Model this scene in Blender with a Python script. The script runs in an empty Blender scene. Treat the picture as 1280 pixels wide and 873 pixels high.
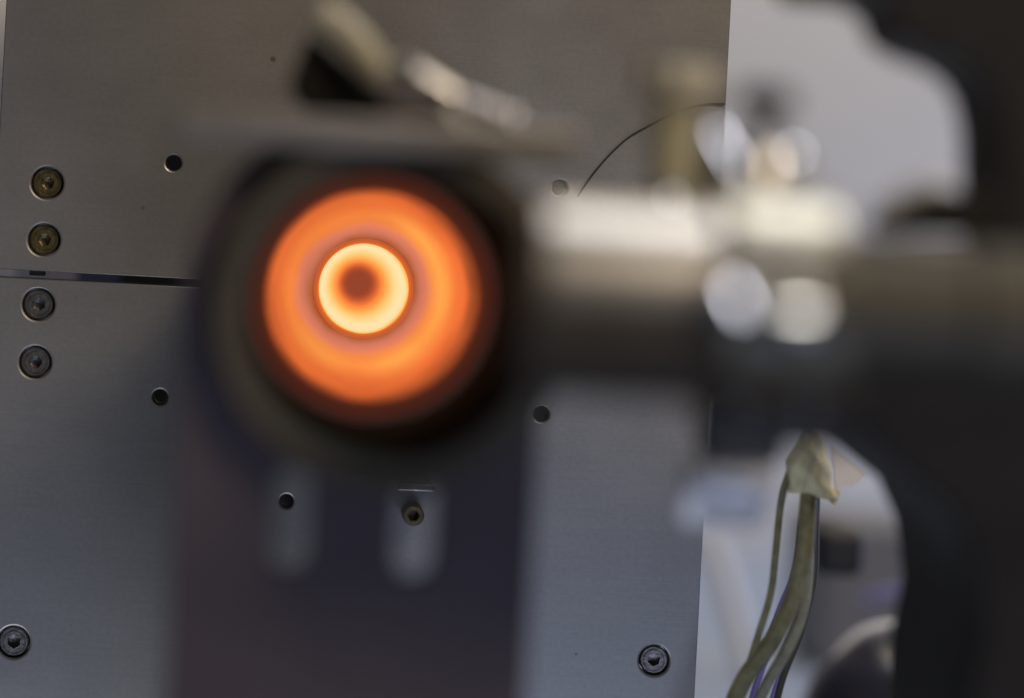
import bpy, bmesh, math, random
from math import pi, sin, cos, radians
from mathutils import Vector, Matrix
from mathutils.geometry import delaunay_2d_cdt
random.seed(7)
sc = bpy.context.scene
COL = sc.collection

# ------------------------------------------------------------------ camera
ROLL = radians(3.02)
VX, VY = 336.0, 249.0            # vanishing point of the bore axis, photo pixels
D = 0.70                         # distance of the aluminium panels
LENS, SENS = 100.0, 36.0
cam_d = bpy.data.cameras.new('camera'); cam = bpy.data.objects.new('camera', cam_d)
COL.objects.link(cam); sc.camera = cam
cam_d.lens = LENS; cam_d.sensor_width = SENS; cam_d.sensor_fit = 'HORIZONTAL'
cam_d.clip_start = 0.02; cam_d.clip_end = 50
cam_d.shift_x = (640 - VX) / 1280; cam_d.shift_y = -(436.5 - VY) / 1280
cam.matrix_world = Matrix.Rotation(radians(90), 4, 'X') @ Matrix.Rotation(ROLL, 4, 'Z')
cam_d.dof.use_dof = True; cam_d.dof.focus_distance = D; cam_d.dof.aperture_fstop = 2.8

# ------------------------------------------------------------------ world
w = bpy.data.worlds.new('World'); sc.world = w; w.use_nodes = True
w.node_tree.nodes['Background'].inputs[0].default_value = (0.80, 0.74, 0.78, 1)
w.node_tree.nodes['Background'].inputs[1].default_value = 0.027

# ------------------------------------------------------------------ lamps
def lamp(name, loc, target, sx, sy, watt, col):
    l = bpy.data.lights.new(name, 'AREA'); l.shape = 'RECTANGLE'; l.size = sx; l.size_y = sy
    l.energy = watt; l.color = col
    o = bpy.data.objects.new(name, l); COL.objects.link(o)
    o.location = loc
    o.rotation_euler = (Vector(target) - Vector(loc)).to_track_quat('-Z', 'Y').to_euler()
    return o
CEIL = Vector((0.32, 0.68, 1.02))
lamp('ceiling_lamp', (0.32, 0.68, 1.02), (0.14, 0.50, 0), 0.45, 0.26, 3.6, (0.98, 0.97, 1.0))
lamp('warm_room_lamp', (0.56, -0.15, 0.66), (0.18, 0.7, 0.10), 0.36, 0.33, 5.6, (1.0, 0.82, 0.62))
lamp('low_cool_light', (0.26, -0.20, -0.58), (0.10, 0.70, -0.13), 0.50, 0.22, 2.3, (0.60, 0.70, 1.0))  # cool light from low in front, tints the lower panel; its source is unseen
lamp('gap_fill_light', (-0.035, 0.61, -0.22), (-0.02, 0.70, -0.06), 0.20, 0.05, 0.12, (0.80, 0.86, 1.0))  # added fill lamp behind the plate, lifts the panel seen through the slots
lamp('wall_lamp', (0.35, 1.02, 0.66), (0.28, 1.3, 0.18), 0.5, 0.10, 2.8, (1.0, 0.86, 0.62))
lamp('bench_blue_fill', (0.48, 1.02, -0.06), (0.20, 1.12, -0.15), 0.22, 0.10, 0.65, (0.40, 0.56, 1.0))  # cool light added just above the bench to turn it bluish

sc.view_settings.view_transform = 'Standard'; sc.view_settings.look = 'None'
sc.view_settings.gamma = 1; sc.view_settings.exposure = 0; sc.view_settings.use_curve_mapping = False
sc.cycles.use_denoising = True
sc.cycles.max_bounces = 8
sc.cycles.sample_clamp_indirect = 6

# ------------------------------------------------------------------ helpers
def P(px, py, Y):
    """world point seen at photo pixel px, py at distance Y"""
    s = Y * SENS / (LENS * 1280.0)
    u, v = (px - VX) * s, -(py - VY) * s
    return Vector((u * cos(ROLL) - v * sin(ROLL), Y, u * sin(ROLL) + v * cos(ROLL)))
def mm(px, Y):                    # length of px photo pixels at distance Y
    return px * Y * SENS / (LENS * 1280.0)

def link(name, bm, m, parent=None, smooth=True, bevel=0, seg=3):
    me = bpy.data.meshes.new(name)
    bmesh.ops.recalc_face_normals(bm, faces=bm.faces)
    bm.to_mesh(me); bm.free()
    if m: me.materials.append(m)
    o = bpy.data.objects.new(name, me); COL.objects.link(o)
    if parent is not None: o.parent = parent
    if smooth:
        for p in me.polygons: p.use_smooth = True
        me.set_sharp_from_angle(angle=radians(35))
    if bevel:
        b = o.modifiers.new('bevel', 'BEVEL'); b.width = bevel; b.segments = seg
        b.limit_method = 'ANGLE'; b.angle_limit = radians(40); b.harden_normals = False
    return o
def rel(o, root):                 # meshes are built in world space; shift under a root at its base
    o.matrix_parent_inverse = Matrix.Translation(root.location).inverted()
    return o
def thing(name, label, cat, loc, group=None):
    o = bpy.data.objects.new(name, None); COL.objects.link(o)
    o.location = loc; o.empty_display_size = 0.01
    o['label'] = label; o['category'] = cat
    if group: o['group'] = group
    return o
def tag(o, label, cat, group=None):
    o['label'] = label; o['category'] = cat
    if group: o['group'] = group
    return o
def part(name, bm, m, root, **k):
    o = link(name, bm, m, root, **k)
    if root.type == 'EMPTY': rel(o, root)
    return o

def prism(outline, holes, y0, y1, chamfer=0.0):
    """outline and holes are lists of (x, z); y0 the side towards the camera"""
    bm = bmesh.new()
    def poly_face_set(out, hs, y):
        vs = [Vector(p) for p in out]; loops = [list(range(len(out)))]
        for h in hs:
            loops.append(list(range(len(vs), len(vs) + len(h)))); vs += [Vector(p) for p in h]
        edges = [(l[i], l[(i + 1) % len(l)]) for l in loops for i in range(len(l))]
        v2, e2, f2, ov, oe, of = delaunay_2d_cdt(vs, edges, [], 0, 1e-7)
        def inside(pt, poly):
            c = False; n = len(poly)
            for i in range(n):
                a, b = poly[i], poly[(i + 1) % n]
                if (a[1] > pt[1]) != (b[1] > pt[1]) and pt[0] < (b[0] - a[0]) * (pt[1] - a[1]) / (b[1] - a[1]) + a[0]: c = not c
            return c
        bv = [bm.verts.new((v.x, y, v.y)) for v in v2]
        for f in f2:
            c = (v2[f[0]] + v2[f[1]] + v2[f[2]]) / 3
            if inside(c, out) and not any(inside(c, h) for h in hs): bm.faces.new([bv[i] for i in f])
        omap = {}
        for i, lst in enumerate(ov):
            for j in lst: omap[j] = bv[i]
        return [[omap[i] for i in l] for l in loops]
    def grow(h, g):
        cx = sum(p[0] for p in h) / len(h); cz = sum(p[1] for p in h) / len(h)
        r = []
        for x, z in h:
            d = math.hypot(x - cx, z - cz); r.append((cx + (x - cx) * (1 + g / d), cz + (z - cz) * (1 + g / d)))
        return r
    front_h = [grow(h, chamfer) for h in holes] if chamfer else holes
    fl = poly_face_set(outline, front_h, y0); bl = poly_face_set(outline, holes, y1)
    for k, (a, b) in enumerate(zip(fl, bl)):
        n = len(a)
        if k > 0 and chamfer:
            m_ = [bm.verts.new((p[0], y0 + chamfer, p[1])) for p in holes[k - 1]]
            for i in range(n): bm.faces.new((a[i], a[(i + 1) % n], m_[(i + 1) % n], m_[i]))
            a = m_
        for i in range(n): bm.faces.new((a[i], a[(i + 1) % n], b[(i + 1) % n], b[i]))
    for v in [v for v in bm.verts if not v.link_faces]: bm.verts.remove(v)
    return bm
def circ(cx, cz, r, n=40, a0=0, a1=2 * pi):
    full = abs(a1 - a0 - 2 * pi) < 1e-6
    k = n if full else n + 1
    return [(cx + r * cos(a0 + (a1 - a0) * i / n), cz + r * sin(a0 + (a1 - a0) * i / n)) for i in range(k)]
def slot(cx, z0, z1, r, n=12):
    return [(cx + r * cos(a), z1 + r * sin(a)) for a in [pi * i / n for i in range(n + 1)]] + \
           [(cx + r * cos(a), z0 + r * sin(a)) for a in [pi + pi * i / n for i in range(n + 1)]]
def rect(x0, z0, x1, z1): return [(x0, z0), (x1, z0), (x1, z1), (x0, z1)]
def box(x0, x1, y0, y1, z0, z1, bm=None, M=None):
    bm = bm or bmesh.new()
    v = [bm.verts.new((x, y, z)) for x in (x0, x1) for y in (y0, y1) for z in (z0, z1)]
    for f in ((0, 1, 3, 2), (4, 6, 7, 5), (0, 4, 5, 1), (2, 3, 7, 6), (0, 2, 6, 4), (1, 5, 7, 3)):
        bm.faces.new([v[i] for i in f])
    if M is not None: bmesh.ops.transform(bm, matrix=M, verts=v)
    return bm
def lathe(profile, c, axis='Y', n=64, bm=None, hexes=(), hexrot=0.0, lobes=()):
    """profile of (t, r) along an axis vector through c; rings named in hexes are hexagonal"""
    bm = bm or bmesh.new()
    ax = {'X': Vector((1, 0, 0)), 'Y': Vector((0, 1, 0)), 'Z': Vector((0, 0, 1))}[axis] if isinstance(axis, str) else Vector(axis).normalized()
    up = Vector((0, 0, 1)) if abs(ax.z) < 0.9 else Vector((0, -1, 0))
    e1 = ax.cross(up).normalized(); e2 = ax.cross(e1).normalized()
    rings = []
    for k, (t, r) in enumerate(profile):
        if r < 1e-7: rings.append([bm.verts.new(Vector(c) + ax * t)]); continue
        ring = []
        for i in range(n):
            a = 2 * pi * i / n; rr = r
            if k in hexes: rr = r * cos(pi / 6) / cos(((a + hexrot) % (pi / 3)) - pi / 6)
            if k in lobes: rr = r * (1 + 0.06 * cos(10 * a))
            ring.append(bm.verts.new(Vector(c) + ax * t + e1 * cos(a) * rr + e2 * sin(a) * rr))
        rings.append(ring)
    for a, b in zip(rings, rings[1:]):
        for i in range(n):
            j = (i + 1) % n
            if len(a) == 1 and len(b) == 1: break
            if len(a) == 1: bm.faces.new((a[0], b[i], b[j]))
            elif len(b) == 1: bm.faces.new((a[i], a[j], b[0]))
            else: bm.faces.new((a[i], a[j], b[j], b[i]))
    return bm
def smoothpts(pts, n=8):
    """Catmull-Rom through points"""
    out = []; p = [pts[0]] + list(pts) + [pts[-1]]
    for i in range(1, len(p) - 2):
        for k in range(n):
            t = k / n; a, b, c, d = p[i - 1], p[i], p[i + 1], p[i + 2]
            out.append(0.5 * ((2 * b) + (c - a) * t + (2 * a - 5 * b + 4 * c - d) * t * t + (3 * b - a - 3 * c + d) * t ** 3))
    out.append(pts[-1]); return out
def tube(pts, r, n=12, bm=None, cap=True):
    """r a number or one radius per point"""
    bm = bm or bmesh.new(); rings = []
    N = len(pts)
    t0 = (pts[1] - pts[0]).normalized()
    nrm = t0.cross(Vector((0.3, 1, 0.2))).normalized()
    for i, p in enumerate(pts):
        t = (pts[min(i + 1, N - 1)] - pts[max(i - 1, 0)]).normalized()
        nrm = (nrm - t * nrm.dot(t)).normalized(); bi = t.cross(nrm)
        rr = r[i] if isinstance(r, (list, tuple)) else r
        rings.append([bm.verts.new(p + nrm * cos(2 * pi * k / n) * rr + bi * sin(2 * pi * k / n) * rr) for k in range(n)])
    for a, b in zip(rings, rings[1:]):
        for k in range(n): bm.faces.new((a[k], a[(k + 1) % n], b[(k + 1) % n], b[k]))
    if cap:
        bm.faces.new(rings[0]); bm.faces.new(rings[-1])
    return bm
def capsule(p, q, r0, r1=None, n=24, bm=None):
    r1 = r1 if r1 is not None else r0
    d = (q - p); L = d.length
    prof = [(-r0 * cos(a), r0 * sin(a)) for a in [pi / 2 * i / 6 for i in range(7)]]
    prof += [(L + r1 * sin(a), r1 * cos(a)) for a in [pi / 2 * i / 6 for i in range(7)]]
    return lathe(prof, p, d, n=n, bm=bm)

# ------------------------------------------------------------------ materials
def new_mat(name):
    m = bpy.data.materials.new(name); m.use_nodes = True
    nt = m.node_tree; return m, nt, nt.nodes['Principled BSDF'], nt.nodes, nt.links
def mat(name, col, rough=0.5, metal=0.0, noise=0.12, scale=60.0, bump=0.0, bscale=400.0, coat=0.0, stretch=(1, 1, 1), spec=0.5):
    m, nt, bs, N, L = new_mat(name); bs.inputs['Specular IOR Level'].default_value = spec
    tc = N.new('ShaderNodeTexCoord'); mp = N.new('ShaderNodeMapping'); L.new(tc.outputs['Object'], mp.inputs[0])
    mp.inputs['Scale'].default_value = stretch
    nz = N.new('ShaderNodeTexNoise'); nz.inputs['Scale'].default_value = scale; nz.inputs['Detail'].default_value = 6
    L.new(mp.outputs[0], nz.inputs['Vector'])
    mr = N.new('ShaderNodeMapRange'); L.new(nz.outputs[0], mr.inputs[0])
    mr.inputs[1].default_value = 0.25; mr.inputs[2].default_value = 0.75
    mr.inputs[3].default_value = 1 - noise; mr.inputs[4].default_value = 1 + noise
    vm = N.new('ShaderNodeVectorMath'); vm.operation = 'SCALE'; vm.inputs[0].default_value = col
    L.new(mr.outputs[0], vm.inputs['Scale']); L.new(vm.outputs[0], bs.inputs['Base Color'])
    bs.inputs['Metallic'].default_value = metal; bs.inputs['Coat Weight'].default_value = coat
    m2 = N.new('ShaderNodeMapRange'); L.new(nz.outputs[0], m2.inputs[0])
    m2.inputs[3].default_value = max(0.02, rough * 0.85); m2.inputs[4].default_value = min(1, rough * 1.15)
    L.new(m2.outputs[0], bs.inputs['Roughness'])
    if bump:
        n2 = N.new('ShaderNodeTexNoise'); n2.inputs['Scale'].default_value = bscale; n2.inputs['Detail'].default_value = 4
        L.new(mp.outputs[0], n2.inputs['Vector'])
        bp = N.new('ShaderNodeBump'); bp.inputs['Strength'].default_value = bump; bp.inputs['Distance'].default_value = 0.0005
        L.new(n2.outputs[0], bp.inputs['Height']); L.new(bp.outputs[0], bs.inputs['Normal'])
    return m

def panel_material(name, base, seed):
    """clear anodised aluminium: fine horizontal brushing, faint blotches, scattered dark specks"""
    m, nt, bs, N, L = new_mat(name)
    tc = N.new('ShaderNodeTexCoord')
    mp = N.new('ShaderNodeMapping'); L.new(tc.outputs['Object'], mp.inputs[0]); mp.inputs['Scale'].default_value = (60, 60, 2600)
    mp.inputs['Location'].default_value = (seed, seed, seed)
    br = N.new('ShaderNodeTexNoise'); br.inputs['Scale'].default_value = 1.0; br.inputs['Detail'].default_value = 3; L.new(mp.outputs[0], br.inputs['Vector'])
    bl = N.new('ShaderNodeTexNoise'); bl.inputs['Scale'].default_value = 28; bl.inputs['Detail'].default_value = 8; L.new(tc.outputs['Object'], bl.inputs['Vector'])
    mott = N.new('ShaderNodeTexNoise'); mott.inputs['Scale'].default_value = 900; mott.inputs['Detail'].default_value = 3; L.new(tc.outputs['Object'], mott.inputs['Vector'])
    vo = N.new('ShaderNodeTexVoronoi'); vo.inputs['Scale'].default_value = 70; L.new(tc.outputs['Object'], vo.inputs['Vector'])
    sz = N.new('ShaderNodeSeparateColor'); L.new(vo.outputs['Color'], sz.inputs[0])
    # speck radius differs per cell, most cells have none
    rad = N.new('ShaderNodeMapRange'); L.new(sz.outputs[0], rad.inputs[0]); rad.inputs[1].default_value = 0.45; rad.inputs[2].default_value = 1; rad.inputs[3].default_value = 0.0; rad.inputs[4].default_value = 0.055
    df = N.new('ShaderNodeMath'); df.operation = 'SUBTRACT'; L.new(rad.outputs[0], df.inputs[0]); L.new(vo.outputs['Distance'], df.inputs[1])
    sp = N.new('ShaderNodeMapRange'); L.new(df.outputs[0], sp.inputs[0]); sp.inputs[1].default_value = -0.012; sp.inputs[2].default_value = 0.02; sp.inputs[3].default_value = 1.0; sp.inputs[4].default_value = 0.45
    def rng(src, lo, hi):
        r = N.new('ShaderNodeMapRange'); L.new(src.outputs[0], r.inputs[0]); r.inputs[1].default_value = 0.3; r.inputs[2].default_value = 0.7
        r.inputs[3].default_value = lo; r.inputs[4].default_value = hi; return r
    def mul(a, b):
        q = N.new('ShaderNodeMath'); q.operation = 'MULTIPLY'; L.new(a.outputs[0], q.inputs[0]); L.new(b.outputs[0], q.inputs[1]); return q
    f = mul(mul(mul(rng(br, 0.97, 1.03), rng(bl, 0.975, 1.025)), rng(mott, 0.95, 1.05)), sp)
    vm = N.new('ShaderNodeVectorMath'); vm.operation = 'SCALE'; vm.inputs[0].default_value = base
    L.new(f.outputs[0], vm.inputs['Scale']); L.new(vm.outputs[0], bs.inputs['Base Color'])
    bs.inputs['Metallic'].default_value = 0.6
    L.new(rng(bl, 0.38, 0.50).outputs[0], bs.inputs['Roughness'])
    bp = N.new('ShaderNodeBump'); bp.inputs['Strength'].default_value = 0.05; bp.inputs['Distance'].default_value = 0.0002
    L.new(br.outputs[0], bp.inputs['Height']); L.new(bp.outputs[0], bs.inputs['Normal'])
    return m

ALU = panel_material('anodised_aluminium', (0.33, 0.32, 0.31), 0.0)
ALU2 = panel_material('anodised_aluminium_lower', (0.33, 0.325, 0.32), 3.7)
STEEL = mat('brushed_steel', (0.62, 0.61, 0.60), 0.28, 1.0, 0.06, 40, 0.05)
CHROME = mat('polished_steel', (0.80, 0.79, 0.78), 0.12, 1.0, 0.04, 40)
SATIN = mat('satin_pipe_steel', (0.53, 0.51, 0.475), 0.36, 0.85, 0.08, 30, 0.06)
DARKST = mat('dark_steel', (0.09, 0.085, 0.08), 0.55, 0.6, 0.15, 60)
BARREL = mat('barrel_black', (.060, .095, .105), 0.95, spec=0.0)
BLACK = mat('black_anodised', (0.020, 0.018, 0.016), 0.5, 0.0, 0.15, 80, spec=.25)
PLATE = mat('dark_violet_anodised_plate', (0.094, 0.074, 0.084), 0.65, 0.0, 0.14, 50, 0.05, spec=.35)
BARMAT = mat('grey_top_lip', (0.30, 0.275, 0.245), 0.5, 0.4, 0.10, 60)
BRASS = mat('old_brass', (0.27, 0.22, 0.11), 0.38, 0.9, 0.35, 500, 0.3, 900)
SCREW = mat('grey_screw_steel', (0.22, 0.21, 0.20), 0.42, 0.9, 0.25, 500, 0.3, 900)
CREAM = mat('cream_plastic', (0.50, 0.46, 0.34), 0.45, 0.0, 0.08, 60)
NICKEL = mat('bright_nickel', (0.85, 0.85, 0.88), 0.35, 0.35, 0.05, 60)
BRIGHT = mat('silvered_metal', (0.86, 0.86, 0.90), 0.38, 0.75, 0.03, 60)
WHITEP = mat('white_plastic', (0.72, 0.72, 0.74), 0.4, 0.0, 0.06, 60)
RUBBER = mat('black_rubber', (0.008, 0.008, 0.010), 0.6, 0.0, 0.2, 60)
BROWN = mat('brown_knob', (0.045, 0.028, 0.024), 0.5, 0.0, 0.2, 60)
TAPE = mat('aged_masking_tape', (0.80, 0.75, 0.48), 0.7, 0.0, 0.22, 140, 0.5, 300)
WIREM = mat('olive_wire_sleeve', (0.26, 0.24, 0.12), 0.55, 0.0, 0.35, 320, 0.6, 900)
WIREP = mat('grey_olive_sleeve', (0.30, 0.30, 0.22), 0.55, 0.0, 0.25, 320, 0.5, 900)
VIOLET = mat('violet_insulation', (0.15, 0.14, 0.42), 0.45, 0.0, 0.1, 80)
WALLM = mat('painted_wall', (0.50, 0.49, 0.475), 0.8, 0.0, 0.05, 8, 0.2, 200)
BENCHM = mat('pale_bench_top', (0.29, 0.35, 0.48), 0.45, 0.0, 0.12, 14, 0.1, 90)
SOOT = mat('sooty_refractory', (0.20, 0.16, 0.13), 0.75, 0.0, 0.2, 120, 0.3, 300)

def hot(name, stops, strength, mode='R', centre=(0, 0, 0), swirl=0.0):
    """incandescent ceramic: heat colour runs along the radius (metres) of the piece; noise makes the bands uneven"""
    m, nt, bs, N, L = new_mat(name)
    bs.inputs['Base Color'].default_value = (0.25, 0.17, 0.12, 1); bs.inputs['Roughness'].default_value = 0.7
    tc = N.new('ShaderNodeTexCoord')
    sub = N.new('ShaderNodeVectorMath'); sub.operation = 'SUBTRACT'; L.new(tc.outputs['Object'], sub.inputs[0]); sub.inputs[1].default_value = centre
    fl = N.new('ShaderNodeVectorMath'); fl.operation = 'MULTIPLY'; L.new(sub.outputs[0], fl.inputs[0]); fl.inputs[1].default_value = (1, 0, 1)
    ln = N.new('ShaderNodeVectorMath'); ln.operation = 'LENGTH'; L.new(fl.outputs[0], ln.inputs[0])
    r0, r1 = stops[0][0], stops[-1][0]
    nz = N.new('ShaderNodeTexNoise'); nz.inputs['Scale'].default_value = 55; nz.inputs['Detail'].default_value = 3; L.new(tc.outputs['Object'], nz.inputs['Vector'])
    nr = N.new('ShaderNodeMapRange'); L.new(nz.outputs[0], nr.inputs[0]); nr.inputs[1].default_value = .3; nr.inputs[2].default_value = .7
    nr.inputs[3].default_value = -swirl; nr.inputs[4].default_value = swirl
    ad = N.new('ShaderNodeMath'); ad.operation = 'ADD'; L.new(ln.outputs['Value'], ad.inputs[0]); L.new(nr.outputs[0], ad.inputs[1])
    mr = N.new('ShaderNodeMapRange'); L.new(ad.outputs[0], mr.inputs[0]); mr.inputs[1].default_value = r0; mr.inputs[2].default_value = r1
    cr = N.new('ShaderNodeValToRGB'); L.new(mr.outputs[0], cr.inputs[0])
    el = cr.color_ramp.elements
    el[0].position = 0.0; el[1].position = 1.0
    for r, c in stops[1:-1]: el.new((r - r0) / (r1 - r0))
    for e, (r, c) in zip(sorted(el, key=lambda e: e.position), stops):
        e.color = tuple(((x / 255 + 0.055) / 1.055) ** 2.4 if x > 10 else x / 255 / 12.92 for x in c) + (1,)
    L.new(cr.outputs[0], bs.inputs['Emission Color'])
    bs.inputs['Emission Strength'].default_value = strength
    return m, nt, bs, N, L, sub

# ------------------------------------------------------------------ setting
BZ = -0.150
BB = -0.270                       # lower bed that the panels and the mounting plate stand on
link('wall', box(-0.9, 1.5, 1.30, 1.36, BZ - 0.03, 1.1), WALLM)['kind'] = 'structure'
link('bench_top', box(-0.9, 1.5, 0.722, 1.30, BZ - 0.03, BZ), BENCHM)['kind'] = 'structure'
link('machine_bed', box(-0.9, 1.5, 0.54, 0.7215, BB - 0.03, BB), mat('black_bed', (.02, .02, .022), .7))['kind'] = 'structure'

# ------------------------------------------------------------------ furnace front panels
xr = P(893, 400, D).x; xl = P(8, 0, D).x
zt = P(0, -170, D).z; zg1 = P(0, 336.5, D).z; zg0 = P(0, 346.5, D).z
BC = P(454.5, 361, D)                     # bore centre at the panel
RN = 0.0128
def hole_at(px, py, rpx): p = P(px, py, D); return circ(p.x, p.z, mm(rpx, D), 36)
HR = 10.0
up_holes = [hole_at(217, 204, HR), hole_at(700, 235, HR), hole_at(59, 229, 20.5), hole_at(55, 300, 20.5)]
lo_holes = [hole_at(200, 497, HR), hole_at(677, 518, HR), hole_at(48, 381, 20.5), hole_at(44, 453, 20.5),
            hole_at(17, 803, 20.5), hole_at(818, 826, 19.5), hole_at(358, 627, 9)]
a1 = math.asin((zg1 - BC.z) / RN); a0 = math.asin((zg0 - BC.z) / RN)
up_out = [(xl, zg1)] + circ(BC.x, BC.z, RN, 30, pi - a1, a1) + [(xr, zg1), (xr, zt), (xl, zt)]
lo_out = [(xl, BB), (xr, BB), (xr, zg0)] + circ(BC.x, BC.z, RN, 30, a0, -pi - a0) + [(xl, zg0)]
TH = 0.010
up = link('aluminium_panel', prism(up_out, up_holes, D, D + TH, 0.00028), ALU, bevel=0.0002, seg=1)
tag(up, 'upper grey brushed aluminium panel above the narrow slit, with drilled holes', 'metal panel', 'furnace front panels')
lo = link('aluminium_panel', prism(lo_out, lo_holes, D, D + TH, 0.00028), ALU2, bevel=0.0002, seg=1)
tag(lo, 'lower grey brushed aluminium panel below the slit, standing on the bench', 'metal panel', 'furnace front panels')

def screw_mesh(r=0.00372, rot=0.3):
    h = 0.0017
    prof = [(0.008, r), (0.0004, r), (0.0, r * 0.90), (0.0, r * 0.80), (0.00016, r * 0.76), (0.00016, r * 0.72), (0.0, r * 0.68),
            (0.0, h), (0.0019, h * 0.96), (0.0021, h * 0.4), (0.0021, 0)]
    bm = lathe(prof, (0, 0, 0), 'Y', 48, hexes=(7, 8, 9), hexrot=rot)
    return bm
sm_b = None
for (px, py, m, par, rk, dep) in ((59, 229, BRASS, up, 1.0, .0016), (55, 300, BRASS, up, 1.0, .0015), (48, 381, SCREW, lo, 1.0, .0011),
                             (44, 453, SCREW, lo, 1.0, .0010), (17, 803, SCREW, lo, 1.0, .0009), (818, 826, SCREW, lo, 0.94, .0010)):
    o = link('screw', screw_mesh(rot=random.random()), m, par)
    p = P(px, py, D); o.location = (p.x, D + dep, p.z); o.scale = (rk, 1, rk)
    o['label'] = 'brass coloured cap screw sunk in its hole' if m is BRASS else 'grey cap screw sunk in its hole'

# steel jaw standing proud on the lower panel, seen through the right slot of the mounting plate
cl = thing('spacer_clip', 'small steel clip with a brass screw, seen through the right slot', 'clip', P(518, 640, D - 0.004))
c0 = P(497, 634, D - 0.012); c1 = P(543, 606, D - 0.012)
part('clip_edge', box(c0.x, c1.x, D - 0.012, D, P(520, 615, D - .012).z, P(520, 606, D - .012).z), STEEL, cl, bevel=0.0003)
p = P(517, 645, D - 0.008)
part('screw', lathe([(0.0075, .0026), (0.0006, .0026), (0, .0022), (0, .0015), (0.0022, .0014), (0.0022, 0)], p, 'Y', 36, hexes=(3, 4)), mat('stained_screw', (.14, .115, .07), .6, .6, .3, 500), cl)

# insulated body behind the panels
hb = link('furnace_housing', prism(rect(P(205, 350, D+.075).x, BZ, P(835, 400, D).x, zt), [circ(BC.x, BC.z, 0.016, 48)], D + 0.0905, D + 0.17), DARKST)
tag(hb, 'dark furnace body behind the two aluminium panels, showing as black in the slit', 'furnace body')

fr = thing('slit_light_block', 'added blocks behind the slit coloured for its light, pale at left and dark bluish further right', 'colour block', (P(60, 340, D).x, D + .08, BB))
YI = D + 0.070
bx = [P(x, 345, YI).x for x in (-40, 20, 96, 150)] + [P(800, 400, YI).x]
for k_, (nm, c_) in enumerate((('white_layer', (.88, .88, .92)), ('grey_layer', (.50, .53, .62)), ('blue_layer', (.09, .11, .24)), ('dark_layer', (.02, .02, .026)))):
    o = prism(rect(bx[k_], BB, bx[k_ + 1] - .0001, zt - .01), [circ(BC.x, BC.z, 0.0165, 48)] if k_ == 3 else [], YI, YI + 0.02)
    part(nm, o, mat('slit_light_paint', c_, .6), fr)  # the slit's fall from light to dark, painted as coloured blocks
ns = link('shank', box(P(36, 340, D).x, P(54, 340, D).x, D + .002, D + .008, P(45, 345, D).z, P(45, 337, D).z), DARKST, up)
ns['label'] = 'small dark screw shank crossing the slit'
# ------------------------------------------------------------------ glowing furnace bore
fur = thing('tube_furnace', 'glowing orange furnace mouth with a cream hot bore and a dark red core', 'furnace', (BC.x, D, BC.z))
# hot core: concave throat behind the panel, brightest on its rim, darkening to the far opening
tc_ = Vector((BC.x, 0, BC.z))
R1 = 0.01105
throat = [(D + 0.0, R1), (D + 0.004, R1 * 0.995), (D + 0.010, 0.0104), (D + 0.018, 0.0092), (D + 0.026, 0.0077), (D + 0.034, 0.0060), (D + 0.040, 0.0046), (D + 0.044, 0.0036)]
m, nt, bs, N, L, sub = hot('incandescent_throat', [(0.0036, (128, 52, 38)), (0.0048, (182, 84, 42)), (0.0062, (240, 134, 56)), (0.0076, (254, 178, 94)), (0.0088, (255, 203, 142)),
      (0.0098, (255, 212, 166)), (0.01065, (255, 206, 154)), (0.01090, (252, 180, 92)), (0.01110, (226, 110, 40))], 1.0, centre=(BC.x, 0, BC.z), swirl=0.0002)
part('hot_throat', lathe(throat, tc_, 'Y', 96), m, fur)
m, *_ = hot('dull_red_end_plug', [(0, (126, 54, 46)), (0.003, (130, 55, 45)), (0.0048, (150, 62, 40))], 0.62, centre=(BC.x, 0, BC.z))
part('end_plug', lathe([(D + 0.0435, 0.0048), (D + 0.0445, 0.0030), (D + 0.0455, 0)], tc_, 'Y', 48), m, fur)
# thin lip round the hot bore, in focus
m, *_ = hot('bore_lip_glow', [(0.0108, (226, 112, 40)), (0.0118, (176, 82, 40)), (0.0130, (190, 104, 80))], 0.9, centre=(BC.x, 0, BC.z), swirl=0.0003)
part('bore_lip', lathe([(D + 0.001, R1), (D - 0.0006, 0.01115), (D - 0.0006, 0.0122), (D + 0.0005, 0.0126)], tc_, 'Y', 96), m, fur)
# flared liner: from the lip out to the mouth
m, nt, bs, N, L, sub = hot('incandescent_liner', [(0.0120, (150, 72, 36)), (0.0127, (165, 96, 70)), (0.0140, (196, 118, 98)), (0.0156, (222, 128, 100)), (0.0168, (238, 132, 66)), (0.0183, (244, 134, 60)), (0.0205, (234, 114, 52)),
      (0.0222, (224, 104, 48)), (0.0235, (186, 82, 38)), (0.0243, (120, 54, 30))], 1.0, centre=(BC.x, 0, BC.z), swirl=0.0009)
# yellower arcs on the right and lower side
at_ = N.new('ShaderNodeSeparateXYZ'); L.new(sub.outputs[0], at_.inputs[0])
an = N.new('ShaderNodeMath'); an.operation = 'ARCTAN2'; L.new(at_.outputs[2], an.inputs[0]); L.new(at_.outputs[0], an.inputs[1])
def mth(op, a, b=None, clamp=False):
    q = N.new('ShaderNodeMath'); q.operation = op; q.use_clamp = clamp
    for i_, v_ in enumerate((a, b)):
        if v_ is None: continue
        if isinstance(v_, (int, float)): q.inputs[i_].default_value = v_
        else: L.new(v_, q.inputs[i_])
    return q.outputs[0]
def lobe(deg, sharp, gain):
    c_ = mth('COSINE', mth('SUBTRACT', an.outputs[0], radians(deg)))
    return mth('MULTIPLY', mth('POWER', mth('MAXIMUM', c_, 0.0), sharp), gain)
fl_ = N.new('ShaderNodeVectorMath'); fl_.operation = 'MULTIPLY'; L.new(sub.outputs[0], fl_.inputs[0]); fl_.inputs[1].default_value = (1, 0, 1)
ln_ = N.new('ShaderNodeVectorMath'); ln_.operation = 'LENGTH'; L.new(fl_.outputs[0], ln_.inputs[0])
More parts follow.
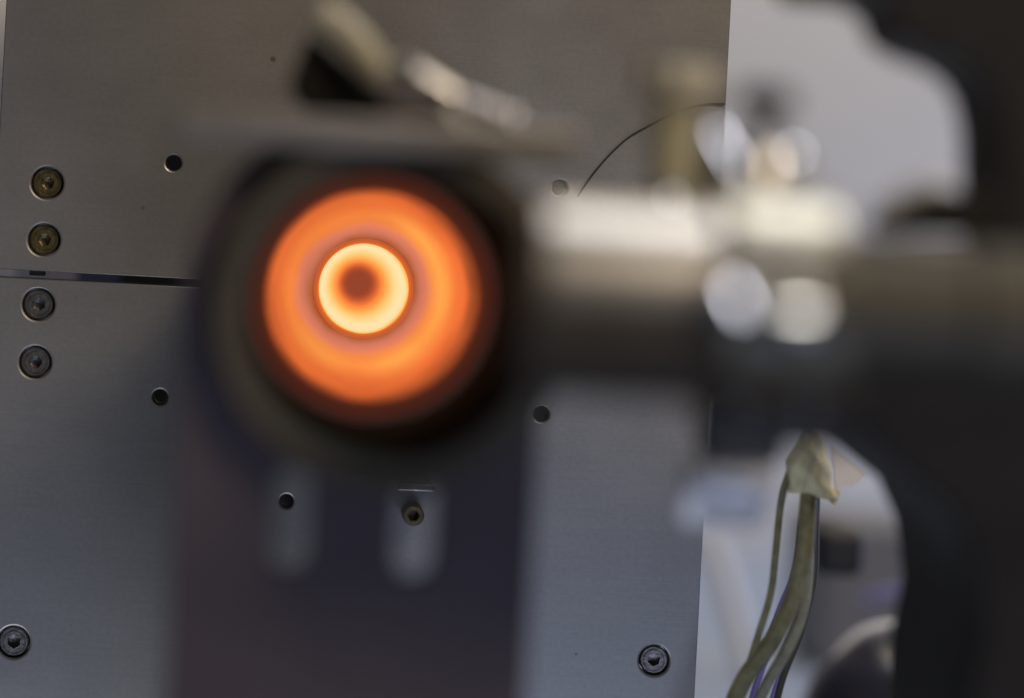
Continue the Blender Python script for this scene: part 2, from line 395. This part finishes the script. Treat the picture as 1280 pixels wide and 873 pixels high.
rr_ = mth('ABSOLUTE', mth('SUBTRACT', ln_.outputs['Value'], 0.0184))
hump = mth('SUBTRACT', 1.0, mth('DIVIDE', rr_, 0.0032), True)
wv = N.new('ShaderNodeTexNoise'); wv.inputs['Scale'].default_value = 60; L.new(sub.outputs[0], wv.inputs['Vector'])
arcs = mth('ADD', mth('ADD', lobe(8, 2.6, 1.0), lobe(52, 14, 0.45)), mth('ADD', lobe(-62, 10, 0.85), lobe(-122, 12, 0.6)))
msk = mth('MULTIPLY', mth('MULTIPLY', arcs, hump), mth('ADD', wv.outputs[0], 0.45), True)
mixc = N.new('ShaderNodeMix'); mixc.data_type = 'RGBA'; L.new(msk, mixc.inputs['Factor'])
L.new(bs.inputs['Emission Color'].links[0].from_socket, mixc.inputs['A']); mixc.inputs['B'].default_value = (1.0, 0.40, 0.078, 1)
L.new(mixc.outputs['Result'], bs.inputs['Emission Color'])
lt = mth('ADD', mth('MULTIPLY', mth('COSINE', mth('SUBTRACT', an.outputs[0], radians(-10))), 0.05), 0.97)
wv2 = N.new('ShaderNodeTexNoise'); wv2.inputs['Scale'].default_value = 38; wv2.inputs['Detail'].default_value = 3; L.new(sub.outputs[0], wv2.inputs['Vector'])
L.new(mth('MULTIPLY', lt, mth('ADD', mth('MULTIPLY', wv2.outputs[0], 0.44), 0.60)), bs.inputs['Emission Strength'])
liner = [(D - 0.0002, 0.0120), (D - 0.001, 0.0132), (D - 0.004, 0.0156), (D - 0.010, 0.0182), (D - 0.020, 0.0208), (D - 0.032, 0.0228), (D - 0.045, 0.0237), (D - 0.053, 0.0241)]
part('hot_liner', lathe(liner, tc_, 'Y', 96), m, fur)
# cold outer shell; end ring with reflected furnace glow painted in as emission
shell = [(D - 0.0003, 0.0131), (D - 0.0003, 0.031), (D - 0.0545, 0.031), (D - 0.0545, 0.0241), (D - 0.0535, 0.02405)]
part('outer_shell', lathe(shell, tc_, 'Y', 96), SOOT, fur)
m, *_ = hot('mouth_ring_painted_glow', [(0.0240, (124, 52, 28)), (0.0249, (80, 37, 25)), (0.0272, (68, 33, 25)), (0.0292, (42, 30, 25))], 0.9, centre=(BC.x, 0, BC.z), swirl=.0003)
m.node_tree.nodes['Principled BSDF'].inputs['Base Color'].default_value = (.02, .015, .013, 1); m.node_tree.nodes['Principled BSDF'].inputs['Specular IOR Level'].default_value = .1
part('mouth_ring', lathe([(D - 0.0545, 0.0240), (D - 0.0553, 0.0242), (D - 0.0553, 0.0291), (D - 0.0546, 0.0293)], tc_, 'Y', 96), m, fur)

# ------------------------------------------------------------------ viewing flange in front (blurred)
vf = thing('viewing_flange', 'dark round viewing flange framing the orange glow, mounted in the dark plate', 'flange', (BC.x, 0.56, BC.z))
VC = Vector((BC.x, 0, BC.z))
bar = [(0.643, 0.0292), (0.600, 0.0292), (0.592, 0.0293), (0.578, 0.0304), (0.5545, 0.0303)]
part('barrel', lathe(bar + [(0.5545, 0.0308), (0.578, 0.0312), (0.643, 0.0312), (0.643, 0.0292)], VC, 'Y', 96), BARREL, vf)
part('flange_ring', lathe([(0.577, 0.0314), (0.554, 0.0309), (0.5525, 0.0284), (0.550, 0.0279), (0.546, 0.0290), (0.546, 0.0338), (0.549, 0.0350), (0.5535, 0.0350), (0.5535, 0.0332), (0.577, 0.0330), (0.577, 0.0314)], VC, 'Y', 96), mat('flange_black', (.100, .086, .066), .9, spec=.2), vf)

# ------------------------------------------------------------------ slotted mounting plate
YP = 0.554
pl_l = P(222, 560, YP).x; pl_r = P(668, 640, YP).x
mp = thing('mounting_plate', 'dark violet slotted mounting plate with grey top lip in front of the panels', 'mounting plate', ((pl_l + pl_r) / 2, YP, BB))
cx = (pl_l + pl_r) / 2; hw = (pl_r - pl_l) / 2
out = [(pl_l, BB), (pl_r, BB), (pl_r, BC.z + 0.004)] + [(cx + hw * cos(a), BC.z + 0.004 + 0.0335 * sin(a)) for a in [pi * i / 40 for i in range(1, 40)]] + [(pl_l, BC.z + 0.004)]
s1a = P(364, 608, YP); s1b = P(364, 692, YP); s2a = P(519, 624, YP); s2b = P(519, 700, YP)
holes = [slot((s1a.x + s1b.x) / 2, s1b.z, s1a.z, mm(24, YP)), slot((s2a.x + s2b.x) / 2, s2b.z, s2a.z, mm(25, YP)), circ(BC.x, BC.z, 0.0325, 64)]
part('face_plate', prism(out, holes, YP, YP + 0.006), PLATE, mp, bevel=0.0004, seg=2)
zb = P(460, 189, YP).z; zt2 = P(460, 152, YP).z
part('top_lip', box(P(222, 160, YP).x, P(716, 185, YP).x, YP - 0.012, YP + 0.016, zb, zt2), BARMAT, mp, bevel=0.0012)

# ------------------------------------------------------------------ toggle clamp on the top lip
YC = 0.572
tg = thing('toggle_clamp', 'toggle clamp with cream handle and ball tipped rod on the top lip', 'clamp', P(500, 150, YC))
hp = smoothpts([P(398, 14, YC), P(425, 34, YC), P(452, 62, YC - .002), P(476, 94, YC - .002)], 6)
k = len(hp)
part('handle', tube(hp, [mm(13, YC)] + [mm(17 + 3 * sin(pi * i / (k - 1)), YC) for i in range(1, k - 1)] + [mm(12, YC)], 20), CREAM, tg)
wd = [P(388, 34, YC), P(430, 72, YC), P(474, 108, YC), P(500, 150, YC), P(455, 148, YC), P(380, 138, YC), P(360, 108, YC)]
part('lever_body', prism([(v.x, v.z) for v in wd][::-1], [], YC + 0.004, YC + 0.014), BLACK, tg, bevel=0.0015)
part('pivot_link', capsule(P(504, 84, YC - .004), P(566, 122, YC - .004), mm(13, YC), mm(14, YC)), STEEL, tg)
part('pivot_pin', lathe([(-.004, 0), (-.004, .0018), (-.003, .0022), (.012, .0022), (.012, 0)], P(508, 88, YC - .004), 'Y', 24), CHROME, tg)
base = [P(486, 112, YC), P(560, 132, YC), P(600, 168, YC), P(470, 168, YC)]
part('clamp_base', prism([(v.x, v.z) for v in base][::-1], [], YC - 0.003, YC + 0.010), mat('base_metal', (0.12, 0.10, 0.11), .5, .5), tg, bevel=0.001)
part('clamp_rod', capsule(P(572, 124, YC - .002), P(634, 148, YC - .002), mm(12, YC)), mat('rod_metal', (0.42, 0.40, 0.42), .4, .8), tg)
part('lower_jaw', capsule(P(560, 140, YC - .006), P(574, 158, YC - .006), mm(10, YC)), mat('jaw_metal', (0.40, 0.38, 0.34), .4, .7), tg)
rt_ = part('rod_tip', lathe([(-.0022 * cos(a), .0022 * sin(a)) for a in [pi * i / 14 for i in range(15)]], P(641, 150, YC - .006), 'Y', 28), STEEL, tg)

# ------------------------------------------------------------------ horizontal vacuum pipe and its clamp (very blurred)
YV = 0.505
SHADE = mat('matte_shade_black', (.070, .058, .042), .8, 0, .2, spec=.15)  # dark colour for the underside shade shell and the added cap
pc = P(770, 371, YV); RP = 0.0165
vp = thing('vacuum_pipe', 'thick horizontal satin steel pipe running right from the round viewing flange', 'pipe', (P(640, 370, YV).x, YV, pc.z))
x0 = P(652, 370, YV).x; x1 = P(1300, 390, YV).x
part('glow_stop_cap', lathe([(x0 - .0012, 0), (x0 - .0012, RP * .95), (x0 - .0004, RP * 1.01), (x0 + .0030, RP * 1.01), (x0 + .0030, RP * .9)], (0, YV, pc.z), 'X', 64), SHADE, vp)  # added matte cap, stops the pipe end reflecting the furnace glow
part('pipe_body', lathe([(x0, 0.0), (x0, RP * 0.93), (x0 + .0015, RP), (P(880, 375, YV).x, RP)], (0, YV, pc.z), 'X', 96), SATIN, vp)
part('pipe_end', lathe([(P(1050, 380, YV).x, RP * 0.70), (P(1200, 380, YV).x, RP * 0.70), (P(1205, 380, YV).x, RP * 0.78), (x1, RP * 0.78)], (0, YV, pc.z), 'X', 64), mat('dark_pipe_steel', (0.075, 0.067, 0.048), 0.6, 0.3), vp)  # pipe end coloured darker than the body
def trough(r1, r2, e0, e1, xa_, xb_):
    bm = bmesh.new(); A = [radians(e0 + (e1 - e0) * i / 28) for i in range(29)]
    prof = [(-r1 * cos(a), r1 * sin(a)) for a in A] + [(-r2 * cos(a), r2 * sin(a)) for a in A[::-1]]
    L_ = [bm.verts.new((xa_, YV + y, pc.z + z)) for y, z in prof]; R_ = [bm.verts.new((xb_, YV + y, pc.z + z)) for y, z in prof]
    n = len(prof)
    for i in range(n): bm.faces.new((L_[i], L_[(i + 1) % n], R_[(i + 1) % n], R_[i]))
    for S in (L_, R_):
        for i in range(28): bm.faces.new((S[i], S[i + 1], S[n - 2 - i], S[n - 1 - i]))
    return bm
shd = thing('pipe_shade_shell', 'dark half round shell added for the shaded underside of the thick horizontal pipe', 'shade shell', (P(760, 480, YV).x, YV, pc.z - RP))
part('long_shade_shell', trough(.0167, .0178, -4, -172, x0 + .0005, P(884, 375, YV).x), SHADE, shd)  # added dark shell stands for shade on the pipe's lower half, blocks low light
part('clamp_shade_shell', trough(.0206, .0218, -34, -160, P(884.5, 375, YV).x, P(1060, 375, YV).x), SHADE, shd)
xa, xb = P(888, 375, YV).x, P(1048, 375, YV).x
pk = thing('pipe_clamp', 'polished clamp with wing nut and two domed bolts round the horizontal pipe', 'pipe clamp', ((xa + xb) / 2, YV, pc.z - .02))
RC = 0.0205
wc = (xb - xa)
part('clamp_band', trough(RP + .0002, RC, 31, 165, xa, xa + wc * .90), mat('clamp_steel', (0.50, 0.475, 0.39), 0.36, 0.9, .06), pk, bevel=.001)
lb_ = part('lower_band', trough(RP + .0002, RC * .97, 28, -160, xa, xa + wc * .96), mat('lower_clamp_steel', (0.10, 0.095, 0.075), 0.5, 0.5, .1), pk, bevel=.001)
MIRROR = mat('glint_mirror', (.90, .90, .96), .07, 1.0, .02, 40)  # mirror for the added highlight glints
MIRRORW = mat('warm_glint_mirror', (.80, .77, .68), .09, 1.0, .02, 40)
def glint(px, py, Y, ra, rb, lean, parent, root, m=MIRROR, name='added_glint', th=.00012):
    """added mirror disc, aimed to send the ceiling lamp to the camera as a highlight"""
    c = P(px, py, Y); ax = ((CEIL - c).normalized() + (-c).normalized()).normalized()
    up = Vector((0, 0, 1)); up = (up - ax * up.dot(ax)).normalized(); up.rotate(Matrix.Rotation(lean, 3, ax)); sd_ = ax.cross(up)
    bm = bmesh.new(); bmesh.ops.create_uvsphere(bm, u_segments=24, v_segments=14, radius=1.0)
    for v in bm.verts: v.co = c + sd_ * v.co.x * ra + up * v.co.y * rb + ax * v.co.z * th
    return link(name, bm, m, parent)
def dome(c, r, ax=(0, -1, 0)):
    return lathe([(-.004, r), (0, r)] + [(r * .8 * sin(a), r * cos(a)) for a in [pi / 2 * i / 8 for i in range(1, 9)]], c, ax, 32)
BOLT = mat('bolt_steel', (.34, .33, .31), .35, .8)
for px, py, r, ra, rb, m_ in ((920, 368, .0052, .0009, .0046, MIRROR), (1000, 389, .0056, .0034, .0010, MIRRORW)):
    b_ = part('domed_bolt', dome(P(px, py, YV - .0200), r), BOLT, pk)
    glint(px, py, YV - .0252, ra, rb, .12, b_, pk, m_)
glint(972, 322, YV - .0232, .0042, .00035, 0, lb_, pk, MIRRORW)
DIMM = mat('dim_glint_mirror', (.20, .19, .19), .1, 1.0, .02, 40)  # dimmer mirror for the glints on the lower bolts
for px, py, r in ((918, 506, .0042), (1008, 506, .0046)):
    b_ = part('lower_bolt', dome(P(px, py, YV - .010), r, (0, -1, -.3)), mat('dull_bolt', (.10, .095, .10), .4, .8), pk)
    glint(px, py - 4, YV - .0150, .0010, .0012, 0, b_, pk, DIMM)
YN = 0.515
stud = P(955, 230, YN)
nut = part('wing_nut', lathe([(-.002, 0), (-.002, .0055), (.006, .0046), (.008, .0030), (.008, 0)], P(952, 236, YN), 'Z', 32), STEEL, pk)
def paddle(px, py, Y, ra, rb, ax, lean=0.0):
    """rounded metal paddle of half width ra and half length rb whose face points along ax"""
    ax = Vector(ax).normalized(); up = Vector((0, 0, 1)); up = (up - ax * up.dot(ax)).normalized(); up.rotate(Matrix.Rotation(lean, 3, ax)); sd_ = ax.cross(up)
    bm = bmesh.new(); bmesh.ops.create_uvsphere(bm, u_segments=28, v_segments=16, radius=1.0)
    c = P(px, py, Y)
    for v in bm.verts: v.co = c + sd_ * v.co.x * ra + up * v.co.y * rb + ax * v.co.z * 0.0012
    return bm
wg = part('wing', paddle(912, 192, YN - .002, .0026, .0052, (.2, -.62, .76), .25), BOLT, nut); glint(908, 184, YN - .0045, .00075, .0052, .22, wg, pk)
wg = part('wing', paddle(988, 204, YN - .000, .0030, .0040, (.2, -.80, .56), -.3), BOLT, nut); glint(993, 192, YN - .0025, .0008, .0012, -.3, wg, pk)
part('stud', lathe([(0, .0018), (.018, .0018), (.0182, 0)], P(955, 240, YN), 'Z', 20), STEEL, pk)
part('stud_cap', lathe([(0, 0), (0, .0042), (.001, .0052), (.0042, .0052), (.0052, .0044), (.0052, 0)], P(954, 146, YN), 'Z', 28), BROWN, pk)

glint(641, 150, YC - .0088, .00042, .00042, 0, rt_, tg)
# thumb screw standing on the pipe
YT = 0.545
tk = thing('thumb_screw', 'greyish cream thumb screw with wide flat cap standing behind the steel pipe', 'thumb screw', P(850, 300, YT))
pt = P(846, 122, YT)
part('cap', lathe([(0, 0), (0, .0066), (.0006, .0072), (.0052, .0072), (.006, .0066), (.006, 0)], pt, 'Z', 48, lobes=(2, 3)), mat('cap_cream', (.68, .65, .54), .5), tk)
part('stem', lathe([(-.034, 0), (-.034, .0048), (-.019, .0048), (-.018, .0043), (-.001, .0043), (-.001, 0)], pt, 'Z', 36), mat('stem_olive', (.50, .47, .33), .5, .1), tk)
sb_ = part('side_bolt', paddle(840, 250, YT - .009, .0030, .0034, (.2, -.7, .68)), BOLT, tk); glint(840, 248, YT - .0118, .0007, .0010, .1, sb_, tk)
part('side_lug', prism([(v.x, v.z) for v in (P(862, 180, YT), P(895, 185, YT), P(895, 262, YT), P(862, 258, YT))][::-1], [], YT - .002, YT + .006), DARKST, tk, bevel=.001)

# ------------------------------------------------------------------ black machine parts at the right
YB = 0.53
def outline(pts, Y): 
    r = [(P(x, y, Y).x, P(x, y, Y).z) for x, y in pts]
    a = sum(r[i][0] * r[(i + 1) % len(r)][1] - r[(i + 1) % len(r)][0] * r[i][1] for i in range(len(r)))
    return r if a > 0 else r[::-1]
br = outline([(1000, -150), (1000, -22), (1016, -8), (1085, -4), (1112, 12), (1128, 50), (1160, 66), (1196, 78), (1222, 96), (1238, 122), (1246, 160), (1250, 330), (1420, 330), (1420, -150)], YB)
o = link('black_bracket', prism(br, [], YB, YB + 0.03), BLACK, bevel=.002)
tag(o, 'black arched bracket filling the upper right corner', 'bracket')
hs = outline([(1062, 330), (1250, 318), (1420, 318), (1420, 1010), (1200, 1010), (1208, 860), (1226, 780), (1216, 700), (1190, 640), (1140, 600), (1090, 560), (1060, 520), (1050, 460)], YB + .02)
o = link('machine_housing', prism(hs, [], YB + .02, YB + 0.09), mat('black_housing_paint', (0.018, 0.0165, 0.016), .6, 0, .2, spec=.2), bevel=.003)
tag(o, 'large black machine housing along the right edge, below the bracket', 'machine housing')
lv = thing('release_lever', 'dark wedge shaped lever with a highlight built along its upper edge, beside the black bracket', 'lever', P(1170, 285, YB))
part('lever_blade', prism(outline([(1096, 284), (1118, 262), (1180, 240), (1250, 240), (1250, 297), (1106, 295)], YB), [], YB, YB + .012), BLACK, lv, bevel=.0008)
part('edge_highlight', tube(smoothpts([P(1092, 268, YB - .001), P(1125, 246, YB - .001), P(1160, 232, YB - .001), P(1186, 234, YB - .001)], 5), mm(9, YB), 14), mat('edge_highlight_pale', (.80, .80, .84), .40, .6), lv)  # highlight on the lever's upper edge, built as a pale strip
part('support_bar', box(P(1060, 300, YB).x, P(1250, 300, YB).x, YB - .004, YB + .010, P(1150, 330, YB).z, P(1150, 302, YB).z), mat('grey_bar_metal', (.26, .25, .26), .4, .6), lv, bevel=.001)

# lower right hanging parts
YL = 0.56
def tilted(*a):
    bm = box(*a); c = sum((v.co for v in bm.verts), Vector()) / 8
    bmesh.ops.rotate(bm, cent=c, matrix=Matrix.Rotation(radians(-48), 3, 'X'), verts=bm.verts); return bm
bk = thing('white_connector', 'blurred white connector block beside the edge of the lower panel', 'connector', P(905, 640, YL))
part('connector_body', tilted(P(858, 600, YL).x, P(968, 600, YL).x, YL, YL + .014, P(905, 652, YL).z, P(905, 582, YL).z), mat('connector_white', (.88, .88, .92), .50, .45), bk, bevel=.003)
part('connector_neck', box(P(880, 560, YL).x, P(984, 560, YL).x, YL + .002, YL + .012, P(905, 581, YL).z, P(905, 500, YL).z), DARKST, bk, bevel=.002)
dk = link('pipe_support', box(P(878, 460, .535).x, P(1062, 460, .535).x, .525, .545, P(960, 556, .535).z, P(960, 455, .535).z), mat('support_grey', (.045, .042, .045), .5, .3), bevel=.003)
tag(dk, 'dark grey support block under the pipe clamp', 'support block')

# ------------------------------------------------------------------ wires and tape
YW = 0.681
def wire(pts, r, m, name, label, cat, Y=YW, group=None, n=10):
    o = link(name, tube(smoothpts([P(x, y, Y + (e[0] if e else 0)) for x, y, *e in pts], 10), r, n), m)
    return tag(o, label, cat, group)
G = 'insulated wires hanging from the tape tag'
wire([(994, 572), (978, 620), (970, 690), (964, 740), (948, 795), (925, 865), (905, 930), (890, 990)], mm(4.6, YW), WIREM, 'wire', 'leftmost thin olive wire hanging below the yellow tape tag', 'wire', group=G)
wire([(1013, 570), (1010, 640), (1004, 700), (990, 750), (966, 800), (930, 850), (905, 910), (880, 990)], mm(11, YW), WIREM, 'wire', 'thickest olive sleeved wire hanging straight below the yellow tape tag', 'wire', group=G)
wire([(1010, 570, .004), (1008, 640, .006), (1010, 700, .006), (1004, 760, .004), (985, 810, .003), (955, 862, .002), (930, 920, .002), (910, 990, .002)], mm(7.5, YW), WIREP, 'wire', 'paler grey olive wire crossing behind the thick one', 'wire', group=G)
wire([(1022, 590, .010), (1020, 650, .012), (1018, 720, .014), (1002, 790, .014), (975, 860, .012), (950, 990, .010)], mm(4.5, YW), mat('dark_wire', (.06, .06, .05), .5), 'wire', 'rightmost thin dark wire below the tape tag', 'wire', group=G)
for k, (a, b, c) in enumerate((((1004, 672), (996, 715), (974, 765)), ((1012, 690), (1009, 735), (992, 790)))):
    wire([(a[0], a[1], .035), (b[0], b[1], .035), (c[0], c[1], .035), (c[0] - 40, c[1] + 130, .03), (c[0] - 70, c[1] + 220, .03)], mm(5, YW), VIOLET, 'wire',
         'violet wire showing faintly between the olive wires, %s one' % ('left' if k == 0 else 'right'), 'wire', group='violet wires')
# folded masking tape flag: two creased layers pinched together along the right and lower edge
def tape_sheet(off, amp, ph):
    bm = bmesh.new(); NU, NV = 18, 22; g = []
    for j_ in range(NV + 1):
        v = j_ / NV; row = []
        xl_ = 1006 + (985 - 1006) * min(1, v * 1.9) ** .8 + 2 * sin(v * 9); xr_ = 1022 + (1046 - 1022) * v ** .75 + 1.2 * sin(v * 14 + ph)
        for i_ in range(NU + 1):
            u = i_ / NU
            x = xl_ + (xr_ - xl_) * u
            y = 534 + 10 * (u - .5) ** 2 + v * (78 + 14 * u + 2 * sin(u * 11 + ph))
            bulge = sin(pi * u) ** .7 * (0.35 + .65 * sin(pi * min(1, v * .8 + .2)))
            crease = abs(((u * 1.6 + v * .9 + ph) % .5) - .25) * .0050 + abs(((u * .8 - v * 1.7 + ph) % .6) - .3) * .0036 + .0006 * sin(u * 23 + v * 17 + ph)
            p_ = P(x, y, YW + off + amp * bulge + crease * (1 if amp > 0 else -1) * sin(pi * u) ** .5)
            row.append(bm.verts.new(p_))
        g.append(row)
    for j_ in range(NV):
        for i_ in range(NU): bm.faces.new((g[j_][i_], g[j_][i_ + 1], g[j_ + 1][i_ + 1], g[j_ + 1][i_]))
    return bm
tt = thing('tape_tag', 'crumpled yellow masking tape tag wrapped round the top of the wires', 'tape tag', P(1015, 540, YW))
for off, amp, ph, lab in ((-.0004, -.009, .2, 'front'), (.0004, .007, 1.3, 'back')):
    o = part('tape_layer', tape_sheet(off, amp, ph), TAPE, tt)
    sd = o.modifiers.new('solidify', 'SOLIDIFY'); sd.thickness = .0002
part('torn_end', prism(outline([(1038, 606), (1050, 616), (1044, 626), (1043, 634), (1036, 626)], YW), [], YW - .001, YW + .0006), TAPE, tt)
o = link('paper_tab', prism(outline([(1040, 556), (1084, 592), (1070, 606), (1044, 612)], YW + .04), [], YW + .04, YW + .041), mat('white_tab', (.7, .66, .62), .6), smooth=False)
tag(o, 'small pale triangular tab just right of the yellow tape tag', 'tab')

# hair thin black wire lying on the upper panel
hw_ = [P(x, y, D - .0006) for x, y in ((722, 246), (740, 220), (762, 194), (786, 172), (812, 157), (836, 144), (862, 134), (884, 130), (906, 130))]
tag(link('thin_wire', tube(smoothpts(hw_, 6), mm(1.05, D), 8), mat('thin_black', (.035, .03, .028), .5)), 'hair thin black wire curving across the upper panel behind the thumb screw', 'wire')

# ------------------------------------------------------------------ clutter on the bench behind (blurred)
def bottle(name, c, h, r, m, cm, label, cat):
    t = thing(name, label, cat, (c.x, c.y, BZ))
    part('body', lathe([(0, 0), (0, r * .95), (.002, r), (h * .7, r), (h * .85, r * .5), (h * .9, r * .45), (h * .9, 0)], (c.x, c.y, BZ), 'Z', 40), m, t)
    part('lid', lathe([(h * .9 + .0003, 0), (h * .9 + .0003, r * .5), (h, r * .48), (h, 0)], (c.x, c.y, BZ), 'Z', 32), cm, t)
YQ = .90
o = link('dark_plug_block', box(P(1022, 690, .80).x, P(1082, 690, .80).x, .80, .84, P(1055, 722, .80).z, P(1055, 664, .80).z), RUBBER, bevel=.003)
tag(o, 'small black blurred block behind the right side of the wires', 'plug block')
o = link('white_hose', tube(smoothpts([P(1012, 905, .80), P(1030, 850, .80), P(1062, 802, .80), P(1100, 784, .80), P(1140, 788, .80), P(1175, 818, .80), P(1200, 860, .80), P(1214, 910, .80)], 8), mm(6.0, .80), 16), mat('hose_white', (.75, .78, .85), .35))
tag(o, 'white hose arching over the dark rounded cover at lower right', 'hose')
YK = .80; cc = P(1112, 914, YK)
dc = lathe([(-(cc.z - BZ) + .0005, mm(112, YK))] + [(mm(122, YK) * sin(a), mm(112, YK) * cos(a)) for a in [pi / 2 * i / 14 for i in range(15)]], cc, 'Z', 48)
tag(link('dark_cover', dc, mat('dark_blue_cover', (.022, .023, .042), .30)), 'dark rounded cover under the white hose at lower right', 'cover')
o = link('violet_cable', tube(smoothpts([P(1080, 752, .86), P(1110, 742, .86), P(1145, 746, .86), P(1165, 770, .86)], 6), mm(7, .86), 12), VIOLET)
tag(o, 'violet cable lying just above the white hose', 'cable')
o = link('white_bulb', dome(P(1166, 682, .80), mm(22, .80)), WHITEP)
tag(o, 'white rounded bulb beside the black machine housing, above the violet cable', 'bulb')
o = link('grey_cover', box(P(1030, 600, .96).x, P(1230, 600, .96).x, .96, 1.02, BZ, P(1130, 655, .96).z), mat('pale_grey_cover', (.16, .165, .19), .6), bevel=.004)
tag(o, 'pale grey boxy cover standing on the bench behind the wires', 'cover')
o = link('diagonal_strut', tube([P(880, 660, .93), P(905, 720, .93), P(940, 850, .93)], mm(14, .93), 14), WHITEP)
tag(o, 'white diagonal strut leaning behind the right edge of the lower panel', 'strut')
